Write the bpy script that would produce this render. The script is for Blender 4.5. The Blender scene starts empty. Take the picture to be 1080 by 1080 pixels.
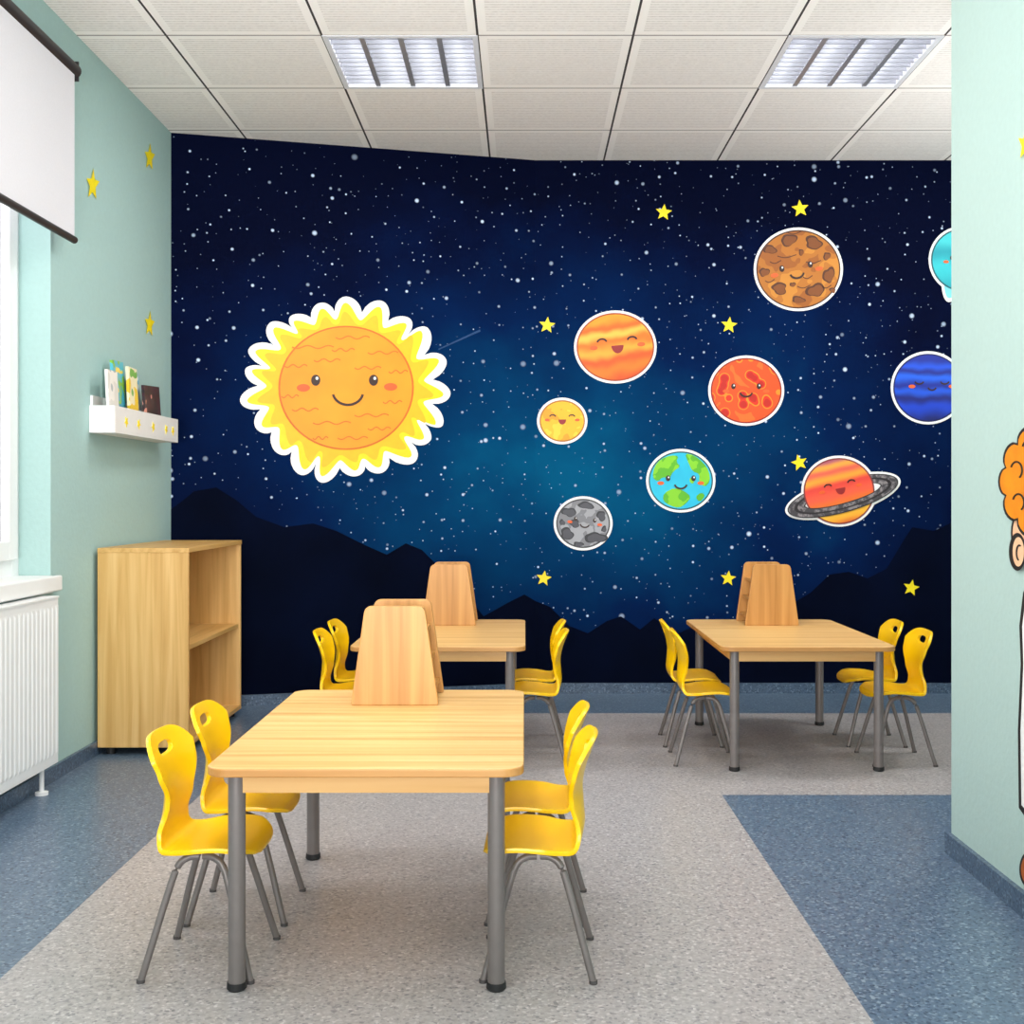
import bpy, math, random, bmesh
from mathutils import Vector, Matrix
random.seed(7)
scene = bpy.context.scene
COL = scene.collection
F = 1250.0; VX = 553.0; VY = 525.0
H = 2.728; YB = 6.068; XL = -1.672; YL = 5.61; XR = 1.2; YR = 3.33

# ---------------- helpers ----------------
def lin(c, a=1.0):
    out = []
    for v in c:
        v = v / 255.0
        out.append(v / 12.92 if v <= 0.04045 else ((v + 0.055) / 1.055) ** 2.4)
    return (out[0], out[1], out[2], a)

def new_mat(name):
    m = bpy.data.materials.new(name); m.use_nodes = True
    nt = m.node_tree; b = nt.nodes['Principled BSDF']
    return m, nt, b

def mat(name, c, rough=0.5, metal=0.0, noise=0.04, nscale=30.0, emit=0.0, bump=0.0):
    m, nt, b = new_mat(name)
    n = nt.nodes.new('ShaderNodeTexNoise'); n.inputs['Scale'].default_value = nscale
    n.inputs['Detail'].default_value = 3
    tc = nt.nodes.new('ShaderNodeTexCoord'); nt.links.new(tc.outputs['Object'], n.inputs['Vector'])
    r = nt.nodes.new('ShaderNodeValToRGB')
    l = lin(c)
    r.color_ramp.elements[0].position = 0.3; r.color_ramp.elements[1].position = 0.7
    r.color_ramp.elements[0].color = tuple([v * (1 - noise) for v in l[:3]] + [1])
    r.color_ramp.elements[1].color = tuple([min(1, v * (1 + noise)) for v in l[:3]] + [1])
    nt.links.new(n.outputs['Fac'], r.inputs['Fac'])
    nt.links.new(r.outputs['Color'], b.inputs['Base Color'])
    b.inputs['Roughness'].default_value = rough; b.inputs['Metallic'].default_value = metal
    if emit > 0:
        b.inputs['Emission Color'].default_value = l; b.inputs['Emission Strength'].default_value = emit
    if bump > 0:
        bp = nt.nodes.new('ShaderNodeBump'); bp.inputs['Strength'].default_value = bump
        bp.inputs['Distance'].default_value = 0.01
        nt.links.new(n.outputs['Fac'], bp.inputs['Height']); nt.links.new(bp.outputs['Normal'], b.inputs['Normal'])
    return m

def ramp_node(nt, stops, interp='LINEAR'):
    r = nt.nodes.new('ShaderNodeValToRGB'); cr = r.color_ramp; cr.interpolation = interp
    while len(cr.elements) < len(stops): cr.elements.new(0.5)
    for e, (p, c) in zip(cr.elements, stops):
        e.position = p; e.color = lin(c)
    return r

def wood(name, c1, c2, c3, axis='Y', rough=0.42):
    m, nt, b = new_mat(name)
    tc = nt.nodes.new('ShaderNodeTexCoord'); mp = nt.nodes.new('ShaderNodeMapping')
    s = {'X': (1.4, 34, 34), 'Y': (34, 1.4, 34), 'Z': (34, 34, 1.4)}[axis]
    mp.inputs['Scale'].default_value = s
    nt.links.new(tc.outputs['Object'], mp.inputs['Vector'])
    n = nt.nodes.new('ShaderNodeTexNoise'); n.inputs['Scale'].default_value = 1.0
    n.inputs['Detail'].default_value = 6; n.inputs['Distortion'].default_value = 0.6
    nt.links.new(mp.outputs['Vector'], n.inputs['Vector'])
    r = ramp_node(nt, [(0.3, c3), (0.5, c1), (0.7, c2)])
    nt.links.new(n.outputs['Fac'], r.inputs['Fac']); nt.links.new(r.outputs['Color'], b.inputs['Base Color'])
    b.inputs['Roughness'].default_value = rough
    return m

def speckle(name, base, dark, light, rough=0.33, sc=165):
    m, nt, b = new_mat(name)
    g = nt.nodes.new('ShaderNodeNewGeometry')
    v = nt.nodes.new('ShaderNodeTexVoronoi'); v.inputs['Scale'].default_value = sc
    nt.links.new(g.outputs['Position'], v.inputs['Vector'])
    sp = nt.nodes.new('ShaderNodeSeparateColor'); nt.links.new(v.outputs['Color'], sp.inputs['Color'])
    r = ramp_node(nt, [(0.0, dark), (0.22, base), (0.8, base), (1.0, light)])
    nt.links.new(sp.outputs['Red'], r.inputs['Fac'])
    n = nt.nodes.new('ShaderNodeTexNoise'); n.inputs['Scale'].default_value = 80; n.inputs['Detail'].default_value = 4
    nt.links.new(g.outputs['Position'], n.inputs['Vector'])
    r2 = ramp_node(nt, [(0.3, (220, 220, 220)), (0.7, (255, 255, 255))])
    nt.links.new(n.outputs['Fac'], r2.inputs['Fac'])
    mx = nt.nodes.new('ShaderNodeMix'); mx.data_type = 'RGBA'; mx.blend_type = 'MULTIPLY'
    mx.inputs['Factor'].default_value = 1
    nt.links.new(r.outputs['Color'], mx.inputs['A']); nt.links.new(r2.outputs['Color'], mx.inputs['B'])
    nt.links.new(mx.outputs['Result'], b.inputs['Base Color'])
    b.inputs['Roughness'].default_value = rough
    return m

class MB:
    def __init__(self): self.v = []; self.f = []; self.mi = []
    def poly(self, pts, mi=0):
        s = len(self.v); self.v += [tuple(p) for p in pts]
        self.f.append(tuple(range(s, s + len(pts)))); self.mi.append(mi)
    def box(self, a, b, mi=0):
        x0, y0, z0 = a; x1, y1, z1 = b; s = len(self.v)
        self.v += [(x0,y0,z0),(x1,y0,z0),(x1,y1,z0),(x0,y1,z0),(x0,y0,z1),(x1,y0,z1),(x1,y1,z1),(x0,y1,z1)]
        for q in [(0,3,2,1),(4,5,6,7),(0,1,5,4),(1,2,6,5),(2,3,7,6),(3,0,4,7)]:
            self.f.append(tuple(s + i for i in q)); self.mi.append(mi)
    def prism(self, base, top, mi=0):
        s = len(self.v); n = len(base)
        self.v += [tuple(p) for p in base] + [tuple(p) for p in top]
        self.f.append(tuple(s + i for i in reversed(range(n)))); self.mi.append(mi)
        self.f.append(tuple(s + n + i for i in range(n))); self.mi.append(mi)
        for i in range(n):
            j = (i + 1) % n
            self.f.append((s + i, s + j, s + n + j, s + n + i)); self.mi.append(mi)
    def tube(self, pts, r, n=12, mi=0):
        pts = [Vector(p) for p in pts]; rings = []
        rr = r if isinstance(r, (list, tuple)) else [r] * len(pts)
        for i, p in enumerate(pts):
            d = (pts[min(i + 1, len(pts) - 1)] - pts[max(i - 1, 0)]).normalized()
            up = Vector((0, 0, 1)) if abs(d.z) < 0.9 else Vector((1, 0, 0))
            a = d.cross(up).normalized(); b = d.cross(a).normalized()
            s = len(self.v); rings.append(s)
            for k in range(n):
                t = 2 * math.pi * k / n
                self.v.append(tuple(p + a * math.cos(t) * rr[i] + b * math.sin(t) * rr[i]))
        for i in range(len(rings) - 1):
            for k in range(n):
                k2 = (k + 1) % n
                self.f.append((rings[i] + k, rings[i] + k2, rings[i + 1] + k2, rings[i + 1] + k)); self.mi.append(mi)
        self.f.append(tuple(rings[0] + k for k in reversed(range(n)))); self.mi.append(mi)
        self.f.append(tuple(rings[-1] + k for k in range(n))); self.mi.append(mi)
    def mesh(self, name, mats, smooth=False):
        me = bpy.data.meshes.new(name); me.from_pydata(self.v, [], self.f)
        for m in mats: me.materials.append(m)
        for p, i in zip(me.polygons, self.mi): p.material_index = i
        bm = bmesh.new(); bm.from_mesh(me)
        bmesh.ops.recalc_face_normals(bm, faces=bm.faces); bm.to_mesh(me); bm.free()
        if smooth:
            me.shade_smooth(); me.set_sharp_from_angle(angle=math.radians(40))
        return me

def obj(name, me, parent=None, loc=(0, 0, 0), label=None, category=None, group=None, kind=None, bevel=0):
    o = bpy.data.objects.new(name, me); COL.objects.link(o); o.location = loc
    if parent: o.parent = parent
    if label: o['label'] = label
    if category: o['category'] = category
    if group: o['group'] = group
    if kind: o['kind'] = kind
    if bevel:
        b = o.modifiers.new('bev', 'BEVEL'); b.width = bevel; b.segments = 3; b.limit_method = 'ANGLE'
    return o

def boxobj(name, boxes, mats, smooth=False, **k):
    mb = MB()
    for bx in boxes: mb.box(bx[0], bx[1], bx[2] if len(bx) > 2 else 0)
    return obj(name, mb.mesh(name, mats, smooth), **k)

# ---------------- materials ----------------
M_wall = mat('wall_paint', (168, 199, 196), 0.85, nscale=60, noise=0.02, bump=0.1)
M_wallR = mat('wall_paint_light', (176, 200, 195), 0.85, nscale=60, noise=0.02, bump=0.1)
M_white = mat('white_paint', (238, 238, 238), 0.4, noise=0.01)
M_blind = mat('blind_fabric', (220, 218, 224), 0.9, noise=0.02, nscale=200)
M_dark = mat('dark_plastic', (40, 36, 38), 0.5)
M_black = mat('black_ink', (22, 18, 18), 0.6)
M_grey = mat('grey_metal', (122, 115, 113), 0.4, metal=0.25)
M_rubber = mat('black_rubber', (28, 28, 30), 0.6)
M_glide = mat('grey_glide', (80, 76, 76), 0.6)
M_yellow = mat('yellow_plastic', (255, 202, 2), 0.3, noise=0.01)
M_grayfl = speckle('grey_linoleum', (181, 176, 177), (138, 135, 140), (212, 207, 207))
M_bluefl = speckle('blue_linoleum', (98, 120, 144), (58, 77, 104), (148, 166, 184))
M_cove = speckle('blue_cove', (86, 106, 130), (52, 70, 94), (130, 148, 168), sc=170)
M_wtopY = wood('table_wood', (222, 178, 112), (232, 192, 130), (202, 154, 88), 'X')
M_wedge = wood('edge_wood', (190, 136, 74), (202, 150, 88), (172, 118, 58), 'X')
M_wapr = wood('apron_wood', (214, 164, 98), (222, 176, 112), (200, 148, 82), 'X')
M_wcab = wood('cabinet_wood', (220, 174, 104), (232, 190, 124), (202, 154, 84), 'Z')
M_wcabT = wood('cabinet_wood_flat', (218, 172, 102), (228, 184, 118), (200, 152, 82), 'Y')
M_worg = wood('organizer_wood', (194, 138, 72), (208, 154, 86), (172, 118, 54), 'Z')
M_star = mat('star_yellow', (250, 226, 14), 0.5)
M_glass = bpy.data.materials.new('window_glass'); M_glass.use_nodes = True
_nt = M_glass.node_tree; _nt.nodes.clear()
_o = _nt.nodes.new('ShaderNodeOutputMaterial'); _m = _nt.nodes.new('ShaderNodeMixShader'); _t = _nt.nodes.new('ShaderNodeBsdfTransparent'); _g = _nt.nodes.new('ShaderNodeBsdfGlossy')
_f = _nt.nodes.new('ShaderNodeFresnel'); _f.inputs['IOR'].default_value = 1.2; _g.inputs['Roughness'].default_value = .02
_nt.links.new(_f.outputs[0], _m.inputs[0]); _nt.links.new(_t.outputs[0], _m.inputs[1]); _nt.links.new(_g.outputs[0], _m.inputs[2]); _nt.links.new(_m.outputs[0], _o.inputs[0])

def mathn(nt, op, a, b=None, c=None):
    n = nt.nodes.new('ShaderNodeMath'); n.operation = op
    for i, x in enumerate((a, b, c)):
        if x is None: continue
        if isinstance(x, (int, float)): n.inputs[i].default_value = x
        else: nt.links.new(x, n.inputs[i])
    return n.outputs[0]

# mural
def mural_mat():
    m, nt, b = new_mat('night_sky_mural')
    g = nt.nodes.new('ShaderNodeNewGeometry'); sx = nt.nodes.new('ShaderNodeSeparateXYZ')
    nt.links.new(g.outputs['Position'], sx.inputs[0])
    cb = nt.nodes.new('ShaderNodeCombineXYZ'); nt.links.new(sx.outputs['X'], cb.inputs['X']); nt.links.new(sx.outputs['Z'], cb.inputs['Y'])
    dx = mathn(nt, 'MULTIPLY', mathn(nt, 'SUBTRACT', sx.outputs['X'], 0.25), 0.40)
    dz = mathn(nt, 'MULTIPLY', mathn(nt, 'SUBTRACT', sx.outputs['Z'], 1.12), 0.70)
    d = mathn(nt, 'SQRT', mathn(nt, 'ADD', mathn(nt, 'MULTIPLY', dx, dx), mathn(nt, 'MULTIPLY', dz, dz)))
    n = nt.nodes.new('ShaderNodeTexNoise'); n.inputs['Scale'].default_value = 1.8; n.inputs['Detail'].default_value = 5
    nt.links.new(cb.outputs[0], n.inputs['Vector'])
    f = mathn(nt, 'ADD', d, mathn(nt, 'MULTIPLY', mathn(nt, 'SUBTRACT', n.outputs['Fac'], 0.5), 0.7))
    r = ramp_node(nt, [(0.0, (2, 84, 124)), (0.25, (1, 57, 100)), (0.55, (1, 29, 74)), (0.85, (1, 12, 48)), (1.0, (1, 6, 34))])
    nt.links.new(f, r.inputs['Fac'])
    col = r.outputs['Color']
    for sc, rmin, rmax, pw, off, thr in ((6.0, 0.035, 0.07, 2.5, 0.0, .35), (11.0, 0.03, 0.09, 2.5, 5.3, .3), (20.0, 0.03, 0.07, 2.0, 9.1, .68)):
        ad = nt.nodes.new('ShaderNodeVectorMath'); ad.operation = 'ADD'; ad.inputs[1].default_value = (off, off * 2, 0)
        nt.links.new(cb.outputs[0], ad.inputs[0])
        v = nt.nodes.new('ShaderNodeTexVoronoi'); v.voronoi_dimensions = '2D'; v.inputs['Scale'].default_value = sc
        nt.links.new(ad.outputs[0], v.inputs['Vector'])
        s = nt.nodes.new('ShaderNodeSeparateColor'); nt.links.new(v.outputs['Color'], s.inputs['Color'])
        rad = mathn(nt, 'ADD', mathn(nt, 'MULTIPLY', mathn(nt, 'POWER', s.outputs['Red'], pw), rmax), rmin)
        q = mathn(nt, 'DIVIDE', v.outputs['Distance'], rad)
        mr = nt.nodes.new('ShaderNodeMapRange'); mr.inputs['From Min'].default_value = 0.4; mr.inputs['From Max'].default_value = 1.0
        mr.inputs['To Min'].default_value = 1.0; mr.inputs['To Max'].default_value = 0.0
        nt.links.new(q, mr.inputs['Value'])
        a = mathn(nt, 'MULTIPLY', mr.outputs[0], mathn(nt, 'ADD', mathn(nt, 'MULTIPLY', s.outputs['Green'], 0.75), 0.25))
        a = mathn(nt, 'MULTIPLY', a, mathn(nt, 'GREATER_THAN', s.outputs['Blue'], thr))
        mx = nt.nodes.new('ShaderNodeMix'); mx.data_type = 'RGBA'
        nt.links.new(a, mx.inputs['Factor']); nt.links.new(col, mx.inputs['A']); mx.inputs['B'].default_value = lin((205, 224, 255))
        col = mx.outputs['Result']
    nt.links.new(col, b.inputs['Base Color']); b.inputs['Roughness'].default_value = 0.8
    b.inputs['Specular IOR Level'].default_value = 0.05
    return m
M_mural = mural_mat()
M_mtn = mat('mural_mountain', (2, 8, 30), 0.8, nscale=3, noise=0.3)
M_mtn.node_tree.nodes['Principled BSDF'].inputs['Specular IOR Level'].default_value = 0.05
M_streak = mat('mural_streak', (18, 62, 112), 0.75)

TX = .582
def ceil_mat():
    m, nt, b = new_mat('ceiling_tiles')
    g = nt.nodes.new('ShaderNodeNewGeometry'); sx = nt.nodes.new('ShaderNodeSeparateXYZ')
    nt.links.new(g.outputs['Position'], sx.inputs[0])
    def grid(o, off, per):
        t = mathn(nt, 'FRACT', mathn(nt, 'DIVIDE', mathn(nt, 'ADD', mathn(nt, 'SUBTRACT', o, off), per * 40), per))
        return mathn(nt, 'MULTIPLY', mathn(nt, 'MINIMUM', t, mathn(nt, 'SUBTRACT', 1.0, t)), per)
    gx = grid(sx.outputs['X'], -0.175, TX); gy = grid(sx.outputs['Y'], 5.0, 0.571)
    lx = mathn(nt, 'LESS_THAN', gx, 0.0045); ly = mathn(nt, 'LESS_THAN', gy, 0.005)
    rib = mathn(nt, 'SINE', mathn(nt, 'MULTIPLY', sx.outputs['Y'], 300.0))
    inner = mathn(nt, 'MULTIPLY', mathn(nt, 'GREATER_THAN', gx, 0.035), mathn(nt, 'GREATER_THAN', gy, 0.035))
    n = nt.nodes.new('ShaderNodeTexNoise'); n.inputs['Scale'].default_value = 90; nt.links.new(g.outputs['Position'], n.inputs['Vector'])
    rr = mathn(nt, 'MULTIPLY', mathn(nt, 'MULTIPLY', mathn(nt, 'ADD', rib, 1.0), n.outputs['Fac']), inner)
    fac = mathn(nt, 'MULTIPLY', rr, 0.6)
    mx = nt.nodes.new('ShaderNodeMix'); mx.data_type = 'RGBA'; nt.links.new(fac, mx.inputs['Factor'])
    mx.inputs['A'].default_value = lin((252, 247, 243)); mx.inputs['B'].default_value = lin((206, 199, 195))
    m2 = nt.nodes.new('ShaderNodeMix'); m2.data_type = 'RGBA'; nt.links.new(ly, m2.inputs['Factor'])
    nt.links.new(mx.outputs['Result'], m2.inputs['A']); m2.inputs['B'].default_value = lin((150, 142, 138))
    m3 = nt.nodes.new('ShaderNodeMix'); m3.data_type = 'RGBA'; nt.links.new(lx, m3.inputs['Factor'])
    nt.links.new(m2.outputs['Result'], m3.inputs['A']); m3.inputs['B'].default_value = lin((50, 44, 44))
    nt.links.new(m3.outputs['Result'], b.inputs['Base Color']); b.inputs['Roughness'].default_value = 0.9
    return m
M_ceil = ceil_mat()

# ---------------- room shell ----------------
XE = 3.2; Y0 = -1.5
mb = MB()
xs = [-1.9, -1.09, 0.665, XE + .1]; ys = [Y0, 3.99, 5.5, 6.3]
for i in range(3):
    for j in range(3):
        blue = (j == 2) or (i == 0) or (i == 2 and j == 0)
        mb.poly([(xs[i], ys[j], 0), (xs[i+1], ys[j], 0), (xs[i+1], ys[j+1], 0), (xs[i], ys[j+1], 0)], 1 if blue else 0)
obj('floor', mb.mesh('floor', [M_grayfl, M_bluefl]), kind='structure', label='speckled grey linoleum floor with blue borders')

cx = [-0.175 + TX * k for k in range(-3, 7)]; cy = [5.0 + 0.571 * k for k in range(-12, 3)]
mb = MB()
for i in range(len(cx) - 1):
    for j in range(len(cy) - 1):
        if j == 11 and i in (2, 5): continue
        mb.poly([(cx[i], cy[j], H), (cx[i], cy[j+1], H), (cx[i+1], cy[j+1], H), (cx[i+1], cy[j], H)])
obj('ceiling', mb.mesh('ceiling', [M_ceil]), kind='structure', label='suspended ceiling of ribbed white tiles')

bend = (0.058, YB); cor = (XL, YL)
dirL = Vector((bend[0] - cor[0], bend[1] - cor[1])).normalized()
c2 = (cor[0] - dirL.x * .3, cor[1] - dirL.y * .3)
mb = MB()
mb.prism([(c2[0], c2[1], 0), (bend[0], bend[1], 0), (XE, YB, 0), (XE, YB + .15, 0), (bend[0], YB + .15, 0), (c2[0], c2[1] + .15, 0)],
         [(c2[0], c2[1], H), (bend[0], bend[1], H), (XE, YB, H), (XE, YB + .15, H), (bend[0], YB + .15, H), (c2[0], c2[1] + .15, H)])
wall_back = obj('wall_back', mb.mesh('wall_back', [M_mural]), kind='structure', label='wall with starry night sky mural')
WY0, WY1, WZ0, WZ1 = 2.3, 4.183, 0.665, 2.48
boxobj('wall_left', [((-1.86, Y0, 0), (XL, WY0, H)), ((-1.86, WY1, 0), (XL, YL + .05, H)),
                     ((-1.86, WY0, 0), (XL, WY1, WZ0)), ((-1.86, WY0, WZ1), (XL, WY1, H))], [M_wall], kind='structure', label='pale turquoise painted wall')
boxobj('wall_right', [((XR, Y0, 0), (XR + .18, YR, H))], [M_wallR], kind='structure', label='pale turquoise painted wall')
boxobj('wall_far', [((XE, YR - 1.5, 0), (XE + .1, YB + .15, H)), ((XR + .18, YR - 1.6, 0), (XE + .1, YR - 1.5, H))], [M_wallR], kind='structure', label='pale turquoise painted wall')
bh = 0.053
boxobj('baseboard_left', [((XL, Y0, 0), (XL + .014, YL, bh))], [M_cove], kind='structure')
mb = MB()
nL = Vector((dirL.y, -dirL.x))
a = Vector(cor); bb = Vector(bend)
mb.prism([(a.x, a.y, 0), (a.x + nL.x * .014, a.y + nL.y * .014, 0), (bb.x, bb.y - .014, 0), (XE, YB - .014, 0), (XE, YB, 0), (bb.x, bb.y, 0)],
         [(a.x, a.y, bh), (a.x + nL.x * .014, a.y + nL.y * .014, bh), (bb.x, bb.y - .014, bh), (XE, YB - .014, bh), (XE, YB, bh), (bb.x, bb.y, bh)])
obj('baseboard_back', mb.mesh('baseboard_back', [M_cove]), kind='structure')
boxobj('baseboard_right', [((XR - .014, Y0, 0), (XR, YR + .014, .058)), ((XR, YR, 0), (XR + .18, YR + .014, .058))], [M_cove], kind='structure')

# window
win = boxobj('window_1', [((-1.86, WY0, .70), (-1.784, WY0 + .06, WZ1)), ((-1.86, WY1 - .06, .70), (-1.784, WY1, WZ1)),
                    ((-1.86, WY0 + .06, .70), (-1.784, WY1 - .06, .79)), ((-1.86, WY0 + .06, WZ1 - .06), (-1.784, WY1 - .06, WZ1)),
                    ((-1.86, 3.2, .79), (-1.784, 3.26, WZ1 - .06))], [M_white], kind='structure', label='white framed window', bevel=.003)
boxobj('window_sash', [((-1.81, WY1 - .12, .785), (-1.765, WY1 - .055, WZ1 - .055)), ((-1.81, 3.255, .785), (-1.765, 3.31, WZ1 - .055)),
                       ((-1.81, 3.31, .785), (-1.765, WY1 - .12, .85)), ((-1.81, 3.31, WZ1 - .11), (-1.765, WY1 - .12, WZ1 - .055))], [M_white], parent=win, bevel=.003)
boxobj('window_glass', [((-1.79, WY0 + .03, .75), (-1.786, WY1 - .03, WZ1 - .03))], [M_glass], parent=win)
boxobj('trim_1', [((-1.86, WY0, WZ0), (-1.66, WY1, .726)), ((-1.66, WY0 - .03, .672), (-1.637, WY1 + .02, .726))], [M_white], kind='structure', label='white window sill', bevel=.006)

# roller blind
BY0, BY1 = 2.25, 4.237
bl = bpy.data.objects.new('roller_blind', None); COL.objects.link(bl); bl.location = (-1.61, 3.25, 2.53)
bl['label'] = 'white roller blind with dark tube, half lowered over window'; bl['category'] = 'blind'
def rel(p, o): return tuple(a - b for a, b in zip(p, o))
O = (-1.61, 3.25, 2.53)
mb = MB(); mb.box(rel((-1.612, BY0, 1.93), O), rel((-1.608, BY1, 2.52), O)); obj('fabric', mb.mesh('fabric', [M_blind]), parent=bl)
mb = MB(); mb.tube([rel((-1.62, BY0 - .02, 2.535), O), rel((-1.62, BY1 + .03, 2.535), O)], 0.026, 20); obj('roller_tube', mb.mesh('roller_tube', [M_dark], True), parent=bl)
mb = MB(); mb.box(rel((XL, BY1 + .028, 2.50), O), rel((-1.605, BY1 + .036, 2.57), O)); obj('bracket', mb.mesh('bracket', [M_dark]), parent=bl)
mb = MB(); mb.tube([rel((-1.61, BY0, 1.922), O), rel((-1.61, BY1 + .004, 1.922), O)], 0.013, 14); obj('bottom_bar', mb.mesh('bottom_bar', [M_dark], True), parent=bl)

# radiator
RY0, RY1, RZ0, RZ1 = 2.5, 4.06, .095, .662
rad = bpy.data.objects.new('radiator', None); COL.objects.link(rad); rad.location = (-1.61, 3.3, 0)
rad['label'] = 'white ribbed panel radiator under the window sill'; rad['category'] = 'radiator'
O = (-1.61, 3.3, 0)
mb = MB(); mb.box(rel((-1.655, RY0, RZ0), O), rel((-1.597, RY1, RZ1), O))
mb.box(rel((-1.657, RY0 - .002, RZ1 - .004), O), rel((-1.594, RY1 + .002, RZ1 + .002), O))
y = RY0 + .02
while y < RY1 - .02:
    mb.prism([rel((-1.597, y, RZ0 + .03), O), rel((-1.597, y + .024, RZ0 + .03), O), rel((-1.5945, y + .018, RZ0 + .04), O), rel((-1.5945, y + .006, RZ0 + .04), O)],
             [rel((-1.597, y, RZ1 - .03), O), rel((-1.597, y + .024, RZ1 - .03), O), rel((-1.5945, y + .018, RZ1 - .04), O), rel((-1.5945, y + .006, RZ1 - .04), O)])
    y += .033
obj('panel', mb.mesh('panel', [M_white]), parent=rad)
for yy in (RY1 - .07, RY0 + .1):
    mb = MB(); mb.tube([rel((-1.625, yy, .0), O), rel((-1.625, yy, .01), O), rel((-1.625, yy, .012), O), rel((-1.625, yy, RZ0 + .02), O)], [.022, .022, .008, .008], 14)
    obj('foot', mb.mesh('foot', [M_white], True), parent=rad)

# ---------------- light fixtures ----------------
M_tube = mat('lamp_tube', (255, 255, 255), 0.5, emit=6.0)
M_refl = mat('lamp_reflector', (225, 226, 232), 0.35)
M_louv = mat('lamp_louvre', (165, 167, 174), 0.35, metal=0.5)
def fixture(x0, y0):
    W = TX; D = .571
    e = bpy.data.objects.new('ceiling_light', None); COL.objects.link(e); e.location = (x0 + W / 2, y0 + D / 2, H)
    e['label'] = 'square recessed fluorescent light with louvres in the ceiling'; e['category'] = 'ceiling light'; e['group'] = 'recessed ceiling lights'
    w = W / 2; d = D / 2
    mb = MB()
    t = .020
    for a, b in [((-w, -d, 0), (-w + t, d, .085)), ((w - t, -d, 0), (w, d, .085)), ((-w + t, -d, 0), (w - t, -d + t, .085)), ((-w + t, d - t, 0), (w - t, d, .085)), ((-w, -d, .085), (w, d, .095))]:
        mb.box((a[0], a[1], a[2] - (.003 if a[2] == 0 else 0)), b)
    obj('housing', mb.mesh('housing', [M_refl]), parent=e)
    for k in range(4):
        x = -w + t + (W - 2 * t) * (k + .5) / 4
        m2 = MB(); m2.tube([(x, -d + .03, .06), (x, d - .03, .06)], .013, 12)
        obj('tube', m2.mesh('tube', [M_tube], True), parent=e)
    mb = MB()
    for k in range(1, 4):
        x = -w + W * k / 4
        mb.prism([(x - .010, -d + t, 0), (x + .010, -d + t, 0), (x, -d + t, .035)], [(x - .010, d - t, 0), (x + .010, d - t, 0), (x, d - t, .035)])
    for k in range(1, 12):
        y = -d + D * k / 12
        mb.box((-w + t, y - .002, .003), (w - t, y + .002, .024))
    obj('louvre', mb.mesh('louvre', [M_louv]), parent=e)
fixture(cx[2], 4.429); fixture(cx[5], 4.429)

# ---------------- tables ----------------
def rrect(x0, y0, x1, y1, r, z, n=8):
    pts = []
    for cx_, cy_, a0 in ((x1 - r, y1 - r, 0), (x0 + r, y1 - r, 90), (x0 + r, y0 + r, 180), (x1 - r, y0 + r, 270)):
        for k in range(n + 1):
            a = math.radians(a0 + 90 * k / n); pts.append((cx_ + r * math.cos(a), cy_ + r * math.sin(a), z))
    return pts
TW, TD, TH = .64, .975, .46
TT = .018
mb = MB(); mb.prism(rrect(-TW/2, -TD/2, TW/2, TD/2, .045, TH - TT), rrect(-TW/2, -TD/2, TW/2, TD/2, .045, TH), 1); mb.mi[1] = 0
me_top = mb.mesh('tabletop', [M_wtopY, M_wedge], False)
mb = MB()
ix, iy = TW/2 - .045, TD/2 - .042
for a, b in [((-ix, -iy, TH - .058), (ix, -iy + .018, TH - TT)), ((-ix, iy - .018, TH - .058), (ix, iy, TH - TT)),
             ((-ix, -iy + .018, TH - .058), (-ix + .018, iy - .018, TH - TT)), ((ix - .018, -iy + .018, TH - .058), (ix, iy - .018, TH - TT))]:
    mb.box(a, b)
me_apron = mb.mesh('apron', [M_wapr])
mb = MB(); mb.tube([(0, 0, .012), (0, 0, TH - TT)], .0175, 24); me_tleg = mb.mesh('leg', [M_grey], True)
mb = MB(); mb.tube([(0, 0, 0), (0, 0, .004), (0, 0, .016)], [.017, .0205, .0195], 24); me_tfoot = mb.mesh('foot_cap', [M_rubber], True)
def table(cx_, cy_, lab):
    e = bpy.data.objects.new('table', None); COL.objects.link(e); e.location = (cx_, cy_, 0)
    e['label'] = lab; e['category'] = 'table'; e['group'] = 'children tables'
    obj('tabletop', me_top, parent=e, bevel=.003); obj('apron', me_apron, parent=e)
    for sx in (-1, 1):
        for sy in (-1, 1):
            l = obj('leg', me_tleg, parent=e, loc=(sx * (TW/2 - .056), sy * (TD/2 - .052), 0))
            obj('foot_cap', me_tfoot, parent=l)
table(-.321, 2.36 + TD/2, 'low light wood table with grey metal legs beside the radiator')
table(-.316, 4.29 + TD/2, 'low light wood table with grey metal legs beside the bookcase')
table(1.034, 4.29 + TD/2, 'low light wood table with grey metal legs by ringed planet mural')

# organizers
def trap(w0, w1, h, r, y):
    corners = [(-w0/2, 0, .006), (w0/2, 0, .006), (w1/2, h, r), (-w1/2, h, r)]
    pts = []
    n = len(corners)
    for i, (x, z, rr) in enumerate(corners):
        p = Vector((x, z)); a = (Vector(corners[i-1][:2]) - p).normalized(); b = (Vector(corners[(i+1) % n][:2]) - p).normalized()
        ang = a.angle(b); t = rr / math.tan(ang / 2)
        p0 = p + a * t; p1 = p + b * t
        for k in range(7):
            s = k / 6; q = p0 * (1-s)**2 + p * 2*s*(1-s) + p1 * s**2
            pts.append((q.x, y, q.y))
    return pts
OD = .22; th = .016
mb = MB(); mb.prism(trap(.228, .155, .258, .022, 0), trap(.228, .155, .258, .022, th)); me_panel = mb.mesh('side_panel', [M_worg])
me_shs = []
for z, w in ((.03, .205), (.105, .18), (.18, .155)):
    mb = MB(); mb.box((-w/2, th, z), (w/2, OD - th, z + .012)); me_shs.append(mb.mesh('shelf', [M_worg]))
mb = MB(); mb.box((-.006, th, .042), (.006, OD - th, .235)); me_div = mb.mesh('divider', [M_worg])
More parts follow.
